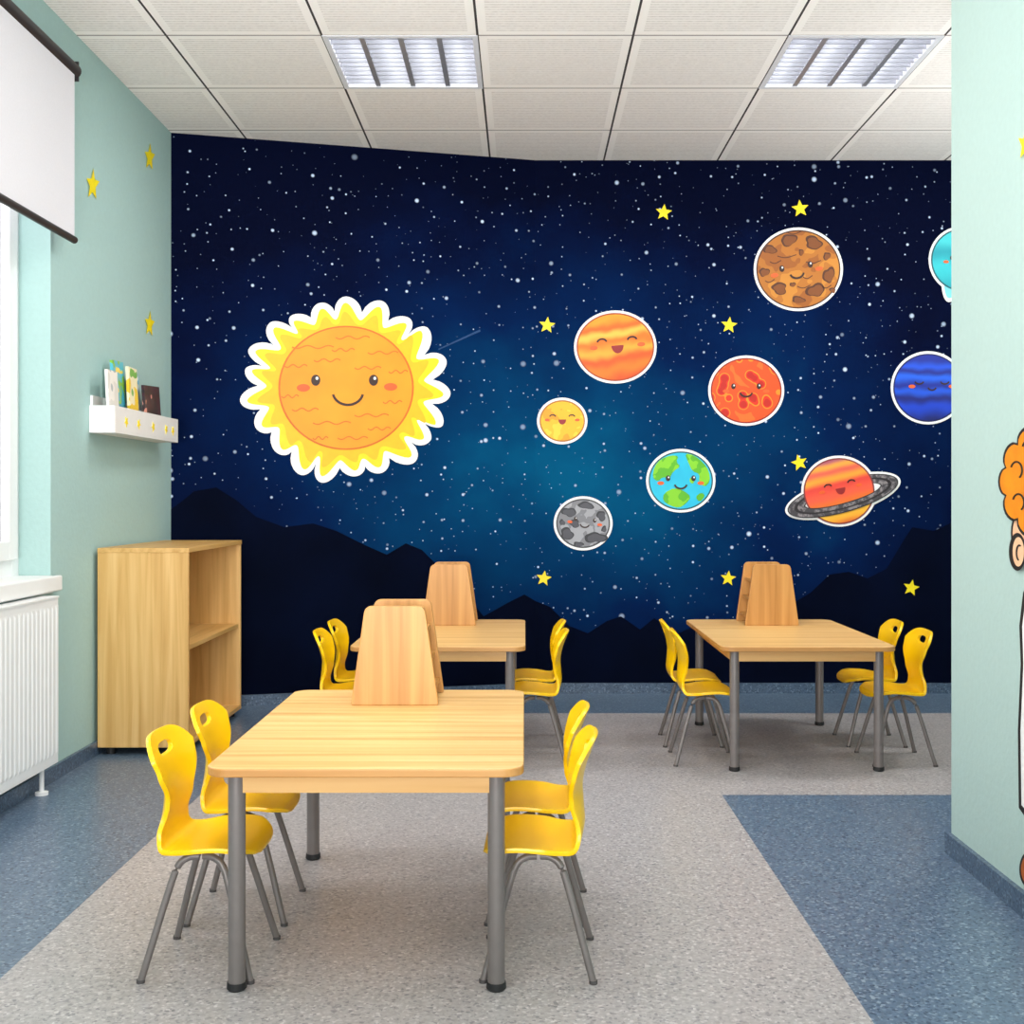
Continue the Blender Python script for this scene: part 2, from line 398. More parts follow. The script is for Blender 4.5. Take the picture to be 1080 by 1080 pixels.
def organizer(x, y, lab):
    e = bpy.data.objects.new('desk_organizer', None); COL.objects.link(e); e.location = (x, y, TH + .0005)
    e['label'] = lab; e['category'] = 'desk organizer'; e['group'] = 'tabletop organizers'
    obj('side_panel', me_panel, parent=e, bevel=.002); obj('side_panel', me_panel, parent=e, loc=(0, OD - th, 0), bevel=.002)
    for m in me_shs: obj('shelf', m, parent=e)
    obj('divider', me_div, parent=e)
organizer(-.337, 3.08, 'wooden organizer with tapered panels on table beside the radiator')
organizer(-.318, 5.0, 'wooden organizer with tapered panels on table beside the bookcase')
organizer(1.045, 5.0, 'wooden organizer with tapered panels on table by ringed planet')

# ---------------- chairs ----------------
def catmull(P, n):
    out = []
    Q = [P[0]] + P + [P[-1]]
    for i in range(1, len(Q) - 2):
        for k in range(n):
            t = k / n; p0, p1, p2, p3 = [Vector(q) for q in Q[i-1:i+3]]
            out.append(0.5 * ((2*p1) + (-p0+p2)*t + (2*p0-5*p1+4*p2-p3)*t*t + (-p0+3*p1-3*p2+p3)*t**3))
    out.append(Vector(P[-1])); return out
prof = catmull([(.114, .246), (.106, .260), (.066, .266), (0, .264), (-.05, .263), (-.080, .272), (-.094, .302), (-.092, .345), (-.090, .39), (-.099, .435), (-.114, .475), (-.123, .497)], 10)
L = [0]
for i in range(1, len(prof)): L.append(L[-1] + (prof[i] - prof[i-1]).length)
TOT = L[-1]
def pat(s):
    s = max(0, min(TOT, s))
    for i in range(1, len(L)):
        if L[i] >= s:
            t = (s - L[i-1]) / (L[i] - L[i-1]); return prof[i-1].lerp(prof[i], t)
    return prof[-1]
def wid(u):
    keys = [(0, .116), (.12, .132), (.3, .134), (.42, .122), (.52, .097), (.6, .083), (.68, .086), (.82, .122), (.91, .133), (1, .128)]
    for i in range(1, len(keys)):
        if u <= keys[i][0]:
            t = (u - keys[i-1][0]) / (keys[i][0] - keys[i-1][0]); t = t*t*(3-2*t)
            return keys[i-1][1] * (1-t) + keys[i][1] * t
    return keys[-1][1]
NU, NV = 56, 24
mb = MB()
for i in range(NU + 1):
    for j in range(NV + 1):
        v = -1 + 2 * j / NV; u = i / NU
        s0 = .045 * abs(v) ** 4; s1 = TOT - .045 * abs(v) ** 4.5
        s = s0 + (s1 - s0) * u
        p = pat(s); us = s / TOT
        y = v * wid(us)
        cup = .010 * v * v * (1 if us < .45 else 0) * math.sin(min(1, us / .45) * math.pi)
        bk = .022 * v * v * max(0, min(1, (us - .45) / .2))
        mb.v.append((p.x + bk, y, p.y + cup))
for i in range(NU):
    for j in range(NV):
        a = i * (NV + 1) + j; mb.f.append((a, a + 1, a + NV + 2, a + NV + 1)); mb.mi.append(0)
sh = obj('shell_tmp', mb.mesh('shell_tmp', [M_yellow]))
so = sh.modifiers.new('s', 'SOLIDIFY'); so.thickness = .0095; so.offset = 0
cb = MB()
n = 24
def holep(x): return [(x, .044 * math.copysign(abs(math.cos(t))**.7, math.cos(t)), .460 + .0135 * math.copysign(abs(math.sin(t))**.8, math.sin(t))) for t in [2*math.pi*k/n for k in range(n)]]
cb.prism(holep(-.25), holep(0))
cut = obj('cut_tmp', cb.mesh('cut_tmp', [M_yellow]))
bo = sh.modifiers.new('b', 'BOOLEAN'); bo.operation = 'DIFFERENCE'; bo.object = cut; bo.solver = 'EXACT'
bv = sh.modifiers.new('v', 'BEVEL'); bv.width = .003; bv.segments = 2; bv.limit_method = 'ANGLE'; bv.angle_limit = math.radians(60)
bpy.context.view_layer.update()
dg = bpy.context.evaluated_depsgraph_get()
me_shell = bpy.data.meshes.new_from_object(sh.evaluated_get(dg))
bpy.data.objects.remove(sh); bpy.data.objects.remove(cut)
def submesh(me, test, name):
    mp = {}; vs = []; fs = []
    for p in me.polygons:
        if test(p.center):
            f = []
            for vi in p.vertices:
                if vi not in mp: mp[vi] = len(vs); vs.append(tuple(me.vertices[vi].co))
                f.append(mp[vi])
            fs.append(f)
    m = bpy.data.meshes.new(name); m.from_pydata(vs, [], fs); m.materials.append(M_yellow)
    m.shade_smooth(); m.set_sharp_from_angle(angle=math.radians(50)); return m
isback = lambda c: c.x < -.065 and c.z > .283
me_back = submesh(me_shell, isback, 'backrest'); me_seat = submesh(me_shell, lambda c: not isback(c), 'seat')
legm = {}
for sx in (-1, 1):
    for sy in (-1, 1):
        mb = MB()
        P = catmull([(.004*sx, .080*sy, .249), (.026*sx, .083*sy, .247), (.048*sx, .088*sy, .228), (.070*sx, .098*sy, .16), (.092*sx, .11*sy, .08), (.113*sx, .122*sy, .004)], 6)
        mb.tube([tuple(p) for p in P], .0076, 12)
        legm[(sx, sy)] = mb.mesh('leg', [M_grey], True)
mb = MB(); mb.tube([(0, 0, 0), (0, 0, .007)], [.0088, .0088], 12); me_glide = mb.mesh('glide', [M_glide], True)
def chair(x, y, rot, lab, grp):
    e = bpy.data.objects.new('chair', None); COL.objects.link(e); e.location = (x, y, 0); e.rotation_euler = (0, 0, rot)
    e['label'] = lab; e['category'] = 'chair'; e['group'] = grp
    obj('seat', me_seat, parent=e); obj('backrest', me_back, parent=e)
    for k, m in legm.items():
        l = obj('leg', m, parent=e)
        obj('glide', me_glide, parent=l, loc=(.1135 * k[0], .1222 * k[1], 0))
for (cx_, ys_, lb, grp, dl, dr) in ((-.32, (2.565, 2.89), 'yellow plastic child chair at table beside the radiator', 'chairs at the table beside the radiator', .356, .352),
        (-.316, (4.53, 4.87), 'yellow plastic child chair at table beside the bookcase', 'chairs at the table beside the bookcase', .36, .36),
        (1.032, (4.53, 4.87), 'yellow plastic child chair at table by ringed planet mural', 'chairs at the table by the ringed planet mural', .35, .385)):
    for i, yy in enumerate(ys_):
        chair(cx_ - dl, yy, random.uniform(-.04, .04), lb, grp)
        chair(cx_ + dr, yy, math.pi + random.uniform(-.04, .04), lb, grp)

# ---------------- cabinet ----------------
X0, X1, CY0, CY1, CZ0, CZ1 = -1.657, -1.304, 4.60, 5.46, .03, .805
O = ((X0+X1)/2, (CY0+CY1)/2, 0)
cab = bpy.data.objects.new('bookcase', None); COL.objects.link(cab); cab.location = O
cab['label'] = 'low light wood open bookcase with one shelf, against turquoise wall'; cab['category'] = 'bookcase'
t = .018
def cbx(name, a, b, m=M_wcab, bev=.0015):
    mb = MB(); mb.box(rel(a, O), rel(b, O)); return obj(name, mb.mesh(name, [m]), parent=cab, bevel=bev)
cbx('top_panel', (X0, CY0 - .002, CZ1 - t), (X1 + .003, CY1, CZ1), M_wcabT)
cbx('side_panel', (X0, CY0, CZ0), (X1, CY0 + t, CZ1 - t)); cbx('side_panel', (X0, CY1 - t, CZ0), (X1, CY1, CZ1 - t))
cbx('bottom_panel', (X0, CY0 + t, CZ0), (X1, CY1 - t, CZ0 + t), M_wcabT)
cbx('back_panel', (X0, CY0 + t, CZ0 + t), (X0 + .008, CY1 - t, CZ1 - t))
cbx('shelf', (X0 + .008, CY0 + t, .405), (X1 - .008, CY1 - t, .405 + t), M_wcabT)
for fx in (X0 + .04, X1 - .04):
    for fy in (CY0 + .04, CY1 - .04):
        mb = MB(); mb.tube([rel((fx, fy, 0), O), rel((fx, fy, CZ0), O)], .018, 14); obj('foot', mb.mesh('foot', [M_rubber], True), parent=cab)

# ---------------- wall shelf + books ----------------
SX0, SX1, SY0, SY1, SZ0, SZ1 = XL + .001, -1.572, 4.55, 5.38, 1.25, 1.355
O = ((SX0+SX1)/2, (SY0+SY1)/2, SZ0)
sh = bpy.data.objects.new('wall_shelf', None); COL.objects.link(sh); sh.location = O
sh['label'] = 'white wall mounted book ledge with small yellow stars'; sh['category'] = 'shelf'
def sbx(name, a, b):
    mb = MB(); mb.box(rel(a, O), rel(b, O)); obj(name, mb.mesh(name, [M_white]), parent=sh, bevel=.001)
sbx('bottom_board', (SX0, SY0, SZ0), (SX1, SY1, SZ0 + .01)); sbx('front_board', (SX1 - .01, SY0 + .01, SZ0 + .01), (SX1, SY1 - .01, SZ1))
sbx('back_board', (SX0, SY0 + .01, SZ0 + .01), (SX0 + .01, SY1 - .01, SZ1 + .04))
sbx('end_board', (SX0, SY0, SZ0 + .01), (SX1, SY0 + .01, SZ1)); sbx('end_board', (SX0, SY1 - .01, SZ0 + .01), (SX1, SY1, SZ1))
def star_pts(cx_, cy_, R, rot=0, ratio=.45):
    return [(cx_ + (R if k % 2 == 0 else R * ratio) * math.sin(rot + k * math.pi / 5), cy_ - (R if k % 2 == 0 else R * ratio) * math.cos(rot + k * math.pi / 5)) for k in range(10)]
for yy in (4.68, 4.83, 5.02, 5.2, 5.3):
    pp = star_pts(yy, SZ0 + .05, .022, random.uniform(-.3, .3))
    mb = MB(); mb.prism([rel((SX1, p[0], p[1]), O) for p in pp], [rel((SX1 + .002, p[0], p[1]), O) for p in pp]); obj('star_decoration', mb.mesh('star_decoration', [M_star]), parent=sh)
def bookmat(name, cols):
    m, nt, b = new_mat(name); tc = nt.nodes.new('ShaderNodeTexCoord')
    v = nt.nodes.new('ShaderNodeTexNoise'); v.inputs['Scale'].default_value = 14; v.inputs['Detail'].default_value = 1
    nt.links.new(tc.outputs['Object'], v.inputs['Vector'])
    st = [(0.28 + .44 * i / len(cols), c) for i, c in enumerate(cols)]
    r = ramp_node(nt, st, 'CONSTANT'); nt.links.new(v.outputs['Fac'], r.inputs['Fac']); nt.links.new(r.outputs['Color'], b.inputs['Base Color'])
    b.inputs['Roughness'].default_value = .35; return m
books = [(4.565, .11, .235, [(226, 226, 222), (244, 242, 238), (180, 190, 195)], 'white covered picture book on the wall shelf', -1.600, 0),
         (4.70, .125, .285, [(60, 160, 190), (130, 190, 70), (90, 190, 210), (240, 210, 80)], 'tall blue and green picture book on the wall shelf', -1.622, .03),
         (4.80, .105, .270, [(240, 200, 50), (245, 235, 200), (110, 180, 80)], 'cream and yellow picture book on the wall shelf', -1.598, -.02),
         (4.92, .12, .255, [(230, 235, 230), (80, 180, 220), (225, 235, 238)], 'pale blue picture book on the wall shelf', -1.634, 0),
         (5.01, .21, .215, [(44, 34, 38), (70, 36, 44), (60, 44, 48), (235, 160, 140)], 'dark and pink covered picture book leaning on the wall shelf', -1.600, .05)]
for (y, w, h, cols, lb, x, rx_) in books:
    m = bookmat('book_cover', cols)
    e = bpy.data.objects.new('book', None); COL.objects.link(e); e.location = (x, y + w/2, SZ0 + .0112 + abs(rx_) * w / 2); e.rotation_euler = (rx_, -.05, 0)
    e['label'] = lb; e['category'] = 'book'; e['group'] = 'picture books on the wall shelf'
    mb = MB(); mb.box((-.006, -w/2, 0), (-.0045, w/2, h)); mb.box((.0045, -w/2, 0), (.006, w/2, h)); mb.box((-.0045, -w/2, 0), (.0045, -w/2 + .002, h))
    obj('cover', mb.mesh('cover', [m]), parent=e)
    mb = MB(); mb.box((-.0043, -w/2 + .003, .003), (.0043, w/2 - .003, h - .003)); obj('pages', mb.mesh('pages', [M_white]), parent=e)

# ---------------- wall stickers ----------------
C = Vector((0, 0, 1.0))
PL_R = (Vector((0, YB, 0)), Vector((0, -1, 0)))
PL_L = (Vector((XL, YL, 0)), Vector((nL.x, nL.y, 0)))
PL_left = (Vector((XL, 0, 0)), Vector((1, 0, 0)))
PL_right = (Vector((XR, 0, 0)), Vector((-1, 0, 0)))
def hit(px, py, pl, off=0):
    d = Vector(((px - VX) / F, 1, (VY - py) / F)); p0, n = pl
    t = ((p0 + n * off) - C).dot(n) / d.dot(n); return C + d * t
def ell(cx_, cy_, rx, ry, rot=0, n=40):
    out = []
    for k in range(n):
        a = 2 * math.pi * k / n; x = rx * math.cos(a); y = ry * math.sin(a)
        out.append((cx_ + x * math.cos(rot) - y * math.sin(rot), cy_ + x * math.sin(rot) + y * math.cos(rot)))
    return out
def blob(cx_, cy_, rx, ry, seed, n=28, k=.14):
    rs = random.Random(seed); p1, p2, p3 = [rs.uniform(0, 6.28) for _ in range(3)]
    out = []
    for i in range(n):
        a = 2 * math.pi * i / n; f = 1 + k * math.sin(2 * a + p1) + k * .8 * math.sin(3 * a + p2) + k * .4 * math.sin(5 * a + p3)
        out.append((cx_ + rx * f * math.cos(a), cy_ + ry * f * math.sin(a)))
    return out
def stroke(pts, w):
    Lp, Rp = [], []
    for i, p in enumerate(pts):
        a = pts[max(0, i-1)]; b = pts[min(len(pts)-1, i+1)]
        dx, dy = b[0]-a[0], b[1]-a[1]; l = math.hypot(dx, dy) or 1
        Lp.append((p[0] - dy/l*w/2, p[1] + dx/l*w/2)); Rp.append((p[0] + dy/l*w/2, p[1] - dx/l*w/2))
    return Lp + Rp[::-1]
def arc(cx_, cy_, rx, ry, a0, a1, n=12):
    return [(cx_ + rx * math.cos(math.radians(a0 + (a1-a0)*k/n)), cy_ + ry * math.sin(math.radians(a0 + (a1-a0)*k/n))) for k in range(n+1)]
def decal_mesh(name, polys, mats, pl, off, origin, thick=0):
    mb = MB()
    for pts, mi, ly in polys:
        o = off + ly * .0007
        if thick:
            mb.prism([hit(x, y, pl, off) - origin for x, y in pts], [hit(x, y, pl, off + thick) - origin for x, y in pts], mi)
        else:
            mb.poly([hit(x, y, pl, o) - origin for x, y in pts], mi)
    me = bpy.data.meshes.new(name); me.from_pydata(mb.v, [], mb.f)
    for m in mats: me.materials.append(m)
    for p, i in zip(me.polygons, mb.mi): p.material_index = i
    bm = bmesh.new(); bm.from_mesh(me); bm.faces.ensure_lookup_table()
    if thick: bmesh.ops.recalc_face_normals(bm, faces=bm.faces)
    else:
        bm.normal_update()
        bad = [f for f in bm.faces if f.normal.dot(pl[1]) < 0]
        if bad: bmesh.ops.reverse_faces(bm, faces=bad)
    bm.to_mesh(me); bm.free()
    return me

M_sw = mat('sticker_white', (248, 248, 248), 0.5, noise=0.005)
M_ink = mat('sticker_ink', (50, 22, 12), 0.5)
M_cheek = mat('sticker_cheek', (240, 96, 36), 0.5)
M_mouth = mat('sticker_mouth', (150, 30, 30), 0.5)

def pmat(name, kind, cols, sc=10.0, rad=.18, tilt=0.0, dist=.12, interp='CONSTANT'):
    m, nt, b = new_mat(name); tc = nt.nodes.new('ShaderNodeTexCoord')
    b.inputs['Roughness'].default_value = .5
    if kind == 'bands':
        mp = nt.nodes.new('ShaderNodeMapping'); mp.inputs['Rotation'].default_value = (0, tilt, 0)
        nt.links.new(tc.outputs['Object'], mp.inputs['Vector'])
        sx = nt.nodes.new('ShaderNodeSeparateXYZ'); nt.links.new(mp.outputs[0], sx.inputs[0])
        n = nt.nodes.new('ShaderNodeTexNoise'); n.inputs['Scale'].default_value = sc; n.inputs['Detail'].default_value = 1.5
        nt.links.new(tc.outputs['Object'], n.inputs['Vector'])
        fac = mathn(nt, 'ADD', mathn(nt, 'ADD', mathn(nt, 'DIVIDE', sx.outputs['Z'], 2 * rad), .5), mathn(nt, 'MULTIPLY', mathn(nt, 'SUBTRACT', n.outputs['Fac'], .5), dist))
    elif kind == 'spots':
        n = nt.nodes.new('ShaderNodeTexVoronoi'); n.inputs['Scale'].default_value = sc; n.feature = 'SMOOTH_F1'
        n.inputs['Smoothness'].default_value = .4
        nt.links.new(tc.outputs['Object'], n.inputs['Vector']); fac = n.outputs['Distance']
    else:
        n = nt.nodes.new('ShaderNodeTexNoise'); n.inputs['Scale'].default_value = sc; n.inputs['Detail'].default_value = 2
        nt.links.new(tc.outputs['Object'], n.inputs['Vector']); fac = n.outputs['Fac']
    r = ramp_node(nt, cols, interp); nt.links.new(fac, r.inputs['Fac']); nt.links.new(r.outputs['Color'], b.inputs['Base Color'])
    return m

def sticker(name, lab, cx_, cy_, back, parts, pl, cat='wall sticker'):
    org = hit(cx_, cy_, pl, 0)
    root = obj(name, decal_mesh(name, [(back, 0, 0)], [M_sw], pl, .0, org, .004), loc=org, label=lab, category=cat)
    off = .0045
    for (pn, polys, mats) in parts:
        obj(pn, decal_mesh(pn, polys, mats, pl, off, org), parent=root)
        off += .003
    return root

def face(cx_, cy_, s, style='smile', tilt=0):
    P = []
    def R(pts): return [(cx_ + (x*math.cos(tilt) - y*math.sin(tilt))*s, cy_ + (x*math.sin(tilt) + y*math.cos(tilt))*s) for x, y in pts]
    if style == 'smile':
        P += [(R(ell(-.42, -.08, .075, .095)), 0, 1), (R(ell(.42, -.08, .075, .095)), 0, 1), (R(ell(-.40, -.11, .025, .03)), 3, 2), (R(ell(.44, -.11, .025, .03)), 3, 2),
              (R(stroke(arc(0, .1, .2, .16, 10, 170), .06)), 0, 1)]
    elif style == 'closed':
        P += [(R(stroke(arc(-.42, -.05, .13, .1, 190, 350), .05)), 0, 1), (R(stroke(arc(.42, -.05, .13, .1, 190, 350), .05)), 0, 1),
              (R(arc(0, .06, .17, .22, 0, 180)), 2, 1)]
    elif style == 'sleep':
        P += [(R(stroke(arc(-.42, -.1, .14, .1, 10, 170), .05)), 0, 1), (R(stroke(arc(.42, -.1, .14, .1, 10, 170), .05)), 0, 1),
              (R(stroke(arc(0, .1, .13, .1, 10, 170), .05)), 0, 1)]
    P += [(R(ell(-.66, .08, .11, .06)), 1, 0), (R(ell(.66, .08, .11, .06)), 1, 0)]
    return P
FM = [M_ink, M_cheek, M_mouth, M_sw]

# sun : irregular curling petals
cx_, cy_ = 364.5, 411
rs = random.Random(5)
NP = 21
petal = [(2 * math.pi * (k + rs.uniform(-.18, .18)) / NP, rs.uniform(.95, 1.05), rs.uniform(-.05, .05)) for k in range(NP)]
def flame(rv, rt, sharp, m=14, kx=1.03, ky=.92, lk=1.0):
    out = []
    for k in range(NP):
        aA, hA, lA = petal[k]; aB, hB, lB = petal[(k + 1) % NP]
        if k == NP - 1: aB += 2 * math.pi
        for j in range(m):
            u = j / m; a = aA + (aB - aA) * u
            t = abs(math.cos(u * math.pi)) ** sharp
            h, le = (hA, lA) if u < .5 else (hB, lB)
            r = rv + (rt * h - rv) * t
            a += le * lk * t
            out.append((cx_ + r * kx * math.cos(a), cy_ + r * ky * math.sin(a)))
    return out
M_sunray = mat('sun_ray_yellow', (255, 218, 6), .5); M_sunring = mat('sun_rim', (222, 108, 4), .5); M_raylow = mat('sun_ray_amber', (255, 190, 8), .5)
M_sun = pmat('sun_disc', 'noise', [(0, (242, 138, 6)), (.5, (250, 156, 10)), (1, (255, 172, 22))], 5, interp='LINEAR')
M_sun2 = mat('sun_wave', (224, 114, 4), .5)
waves = []
for (wx, wy, wl) in ((330, 366, 22), (372, 356, 18), (404, 372, 16), (345, 380, 14), (312, 386, 12), (388, 388, 14), (420, 392, 10), (322, 432, 14), (350, 446, 20), (392, 438, 18), (372, 462, 16), (414, 424, 10), (306, 418, 9), (338, 462, 8), (362, 369, 12), (400, 452, 12)):
    waves.append((stroke([(wx - wl + 2 * wl * k / 16, wy + 1.6 * math.sin(k / 16 * 4 * math.pi)) for k in range(17)], 1.4), 2, 2))
sticker('sun_wall_sticker', 'smiling yellow sun cut-out on the starry mural', cx_, cy_,
        flame(90, 105, .65),
        [('sun_rays', [(flame(81, 98, 1.9, lk=1.4), 0, 0), (flame(75, 88, 2.6, lk=2), 1, 1)], [M_sunray, M_raylow]),
         ('sun_disc', [(ell(365, 409, 71.5, 65.5, 0, 64), 0, 0), (ell(365, 409, 69.5, 63.8, 0, 64), 1, 1)] + waves, [M_sunring, M_sun, M_sun2]),
         ('face', [(ell(333, 401, 4.8, 5.8), 0, 1), (ell(394, 401, 4.8, 5.8), 0, 1), (ell(334.3, 399, 1.5, 1.7), 3, 2), (ell(395.3, 399, 1.5, 1.7), 3, 2),
                   (stroke(arc(367, 413, 16, 14, 12, 168, 16), 2.6), 0, 1), (ell(320, 409, 7, 4), 1, 0), (ell(412, 408, 7, 4), 1, 0)], FM)], PL_L)

def planet(lab, x, y, rx, ry, rim, m, fstyle, fx=0, fy=0, fs=None, tilt=0, extra=None, pre=None):
    parts = [('planet_disc', [(ell(x, y, rx, ry, 0, 56), 0, 0), (ell(x, y, rx - 1.5, ry - 1.5, 0, 56), 1, 1)] + (extra[0] if extra else []), [mat('rim_ink', rim, .5), m] + (extra[1] if extra else [])),
             ('face', face(x + fx, y + fy, fs or rx * .62, fstyle, tilt), FM)]
    if pre: parts.insert(0, pre)
    return sticker('planet_wall_sticker', lab, x, y, ell(x, y, rx + 2.6, ry + 2.6, 0, 56), parts, PL_R)

def crater(x, y, r, k=1.0):
    s = int(x * 7 + y)
    return [(blob(x, y, r * k, r, s), 2, 2), (blob(x + .6, y + .6, r * k * .78, r * .78, s), 3, 3)]
ex = []
for (a, b, r, k) in ((812, 263, 5, 1.3), (832, 253, 6, 1.5), (858, 256, 7, 1.3), (872, 270, 4, 1), (874, 290, 8, .8), (860, 306, 7, 1.4), (822, 304, 6, 1.4), (806, 287, 5, 1), (842, 316, 4, 1.6), (845, 266, 3, 1), (878, 306, 3, 1), (836, 300, 2.5, 1.2)):
    ex += crater(a, b, r, k)
for (wx, wy, wl) in ((830, 270, 10), (858, 276, 8), (818, 276, 6), (848, 302, 7), (872, 302, 5), (838, 245, 8), (852, 292, 5), (812, 296, 5)):
    ex.append((stroke([(wx - wl + 2 * wl * k / 12, wy + 1.8 * math.sin(k / 12 * 4)) for k in range(13)], 1.0), 2, 2))
planet('brown cratered smiling planet cut-out on the mural', 842, 284, 44.5, 41.5, (80, 38, 8),
       pmat('brown_planet', 'noise', [(0, (160, 88, 16)), (.46, (184, 110, 26)), (.56, (204, 132, 40))], 7), 'smile', -2, 0, 36, -.15, extra=(ex, [mat('crater_rim', (84, 40, 8), .5), mat('crater_fill', (128, 68, 14), .5)]))
planet('orange striped laughing planet cut-out on the mural', 649, 366, 41, 36, (170, 66, 10),
       pmat('orange_bands', 'bands', [(0, (222, 70, 4)), (.2, (246, 118, 8)), (.34, (230, 84, 4)), (.46, (255, 166, 44)), (.58, (246, 116, 10)), (.68, (255, 190, 70)), (.78, (238, 102, 8)), (.9, (255, 156, 24))], 9, .18, .2, .22, 'EASE'), 'closed', 2, -4, 38, -.08)
planet('red orange spotted planet cut-out on the mural', 787, 412, 37.5, 34.5, (150, 30, 10),
       pmat('red_spots', 'spots', [(0, (196, 26, 8)), (.26, (222, 46, 12)), (.34, (250, 140, 26)), (.40, (244, 80, 18)), (.7, (250, 108, 30))], 14), 'smile', 0, -2, 32)
planet('small yellow smiling planet cut-out on the mural', 593, 444, 24, 22, (180, 110, 20),
       pmat('yellow_spots', 'noise', [(0, (238, 158, 10)), (.44, (250, 184, 22)), (.58, (255, 204, 50))], 12), 'closed', 0, -3, 24)
# earth with continents
land = []
for pts in ([(690, 492), (697, 484), (708, 480), (716, 481), (713, 487), (718, 492), (710, 497), (706, 505), (699, 503), (694, 508), (688, 504)],
            [(722, 478), (732, 480), (742, 488), (748, 497), (749, 508), (743, 514), (737, 508), (738, 500), (730, 497), (726, 488)],
            [(700, 520), (712, 514), (722, 518), (729, 524), (724, 531), (716, 536), (706, 533), (699, 528)],
            [(733, 524), (740, 519), (744, 523), (738, 530)], [(728, 503), (733, 505), (731, 511), (727, 508)]):
    q = []
    for i in range(len(pts)):
        a, b = pts[i], pts[(i + 1) % len(pts)]
        q += [(a[0]*.75 + b[0]*.25, a[1]*.75 + b[1]*.25), (a[0]*.25 + b[0]*.75, a[1]*.25 + b[1]*.75)]
    land.append((q, 2, 2))
planet('blue and green smiling earth cut-out on the mural', 718, 507, 34, 31, (20, 80, 90),
       pmat('earth_sea', 'noise', [(0, (10, 150, 215)), (.5, (22, 190, 224)), (1, (60, 214, 236))], 6, interp='LINEAR'), 'smile', 0, 0, 32,
       extra=(land, [pmat('earth_land', 'noise', [(0, (90, 180, 24)), (.5, (132, 208, 30))], 14)]))
ex = []
for (a, b, r, k) in ((600, 540, 5, 1.5), (618, 533, 4, 2.0), (634, 544, 5, 1), (598, 563, 6, 1.2), (628, 567, 6, 1.8), (610, 574, 3, 1.6), (637, 558, 3, 1), (593, 551, 3, 1), (606, 552, 4, 1.4)):
    ex += crater(a, b, r, k)
planet('grey cratered moon cut-out on the mural', 615, 552, 28.5, 26, (60, 60, 64),
       pmat('moon', 'noise', [(0, (126, 126, 132)), (.5, (162, 162, 168))], 12), 'smile', 2, -2, 24, .1, extra=(ex, [mat('moon_crater_rim', (46, 46, 52), .5), mat('moon_crater', (74, 74, 82), .5)]))
planet('deep blue sleeping planet cut-out on the mural', 979, 409, 37, 36, (8, 16, 90),
       pmat('blue_bands', 'bands', [(0, (4, 16, 96)), (.25, (6, 60, 200)), (.36, (4, 22, 120)), (.46, (10, 80, 215)), (.52, (6, 36, 150)), (.64, (16, 92, 228)), (.72, (6, 32, 140)), (.8, (14, 76, 214)), (.9, (6, 36, 150))], 8, .18, 0, .2, 'EASE'), 'sleep', 4, -4, 32)
tq = pmat('teal_bands', 'bands', [(0, (10, 150, 165)), (.4, (40, 190, 200)), (.6, (12, 156, 172)), (.8, (60, 200, 208))], 8, .16, 0, .15, 'EASE')
planet('turquoise smiling ringed planet cut-out on the mural', 1015, 274, 33, 33, (10, 90, 100), tq, 'smile', 0, 0, 26,
       pre=('planet_ring', [(ell(1006, 281, 12, 38, .15), 0, 0), (ell(1006, 281, 9, 34, .15), 1, 1)], [M_sw, mat('teal_ring', (120, 210, 220), .5)]))
# ringed planet
x, y = 885, 518; rot = -.27
M_ring = pmat('ring_grey', 'noise', [(0, (70, 66, 70)), (.48, (104, 98, 102)), (.56, (140, 132, 134))], 40)
M_ringd = mat('ring_dark', (38, 32, 36), .5)
M_sat = pmat('ringed_bands', 'bands', [(0, (222, 92, 30)), (.14, (250, 178, 46)), (.24, (255, 202, 76)), (.34, (240, 114, 40)), (.46, (248, 92, 62)), (.6, (234, 68, 56)), (.70, (255, 162, 50)), (.80, (234, 98, 76)), (.88, (252, 168, 64)), (.96, (180, 88, 108))], 6, .175, .25, .08, 'EASE')
def ringe(rx, ry, a):
    a = math.radians(a); X, Y = rx * math.cos(a), ry * math.sin(a)
    return (x + 4 + X * math.cos(rot) - Y * math.sin(rot), y + 5 + X * math.sin(rot) + Y * math.cos(rot))
def halfring(a0, a1, ro, ri):
    n = 40
    return [ringe(ro[0], ro[1], a0 + (a1-a0)*k/n) for k in range(n+1)] + [ringe(ri[0], ri[1], a1 - (a1-a0)*k/n) for k in range(n+1)]
backp = ell(x, y, 40, 37.5, 0, 60)
ringback = ell(x + 4, y + 5, 63, 20, rot, 60)
sticker('planet_wall_sticker', 'red and orange striped planet with grey ring cut-out', x, y, backp,
        [('planet_ring', [(ringback, 0, 0), (halfring(0, 359.9, (60.5, 17.5), (41, 8)), 2, 1), (halfring(0, 359.9, (59.3, 16.5), (42.5, 9)), 1, 2), (halfring(0, 359.9, (53, 13.8), (49.5, 12.3)), 2, 3)], [M_sw, M_ring, M_ringd]),
         ('planet_disc', [(ell(x, y, 37.5, 35), 0, 0), (ell(x, y, 36, 33.5), 1, 1)], [mat('rim_ink', (130, 50, 50), .5), M_sat]),
         ('face', face(x + 1, y - 5, 30, 'closed', -.2), FM),
         ('front_ring', [(halfring(6, 174, (60.5, 17.5), (40.5, 7.5)), 1, 0), (halfring(6, 174, (59.3, 16.3), (42, 8.6)), 0, 1), (halfring(6, 174, (53, 13.6), (49.5, 12.1)), 1, 2)], [M_ring, M_ringd])], PL_R)

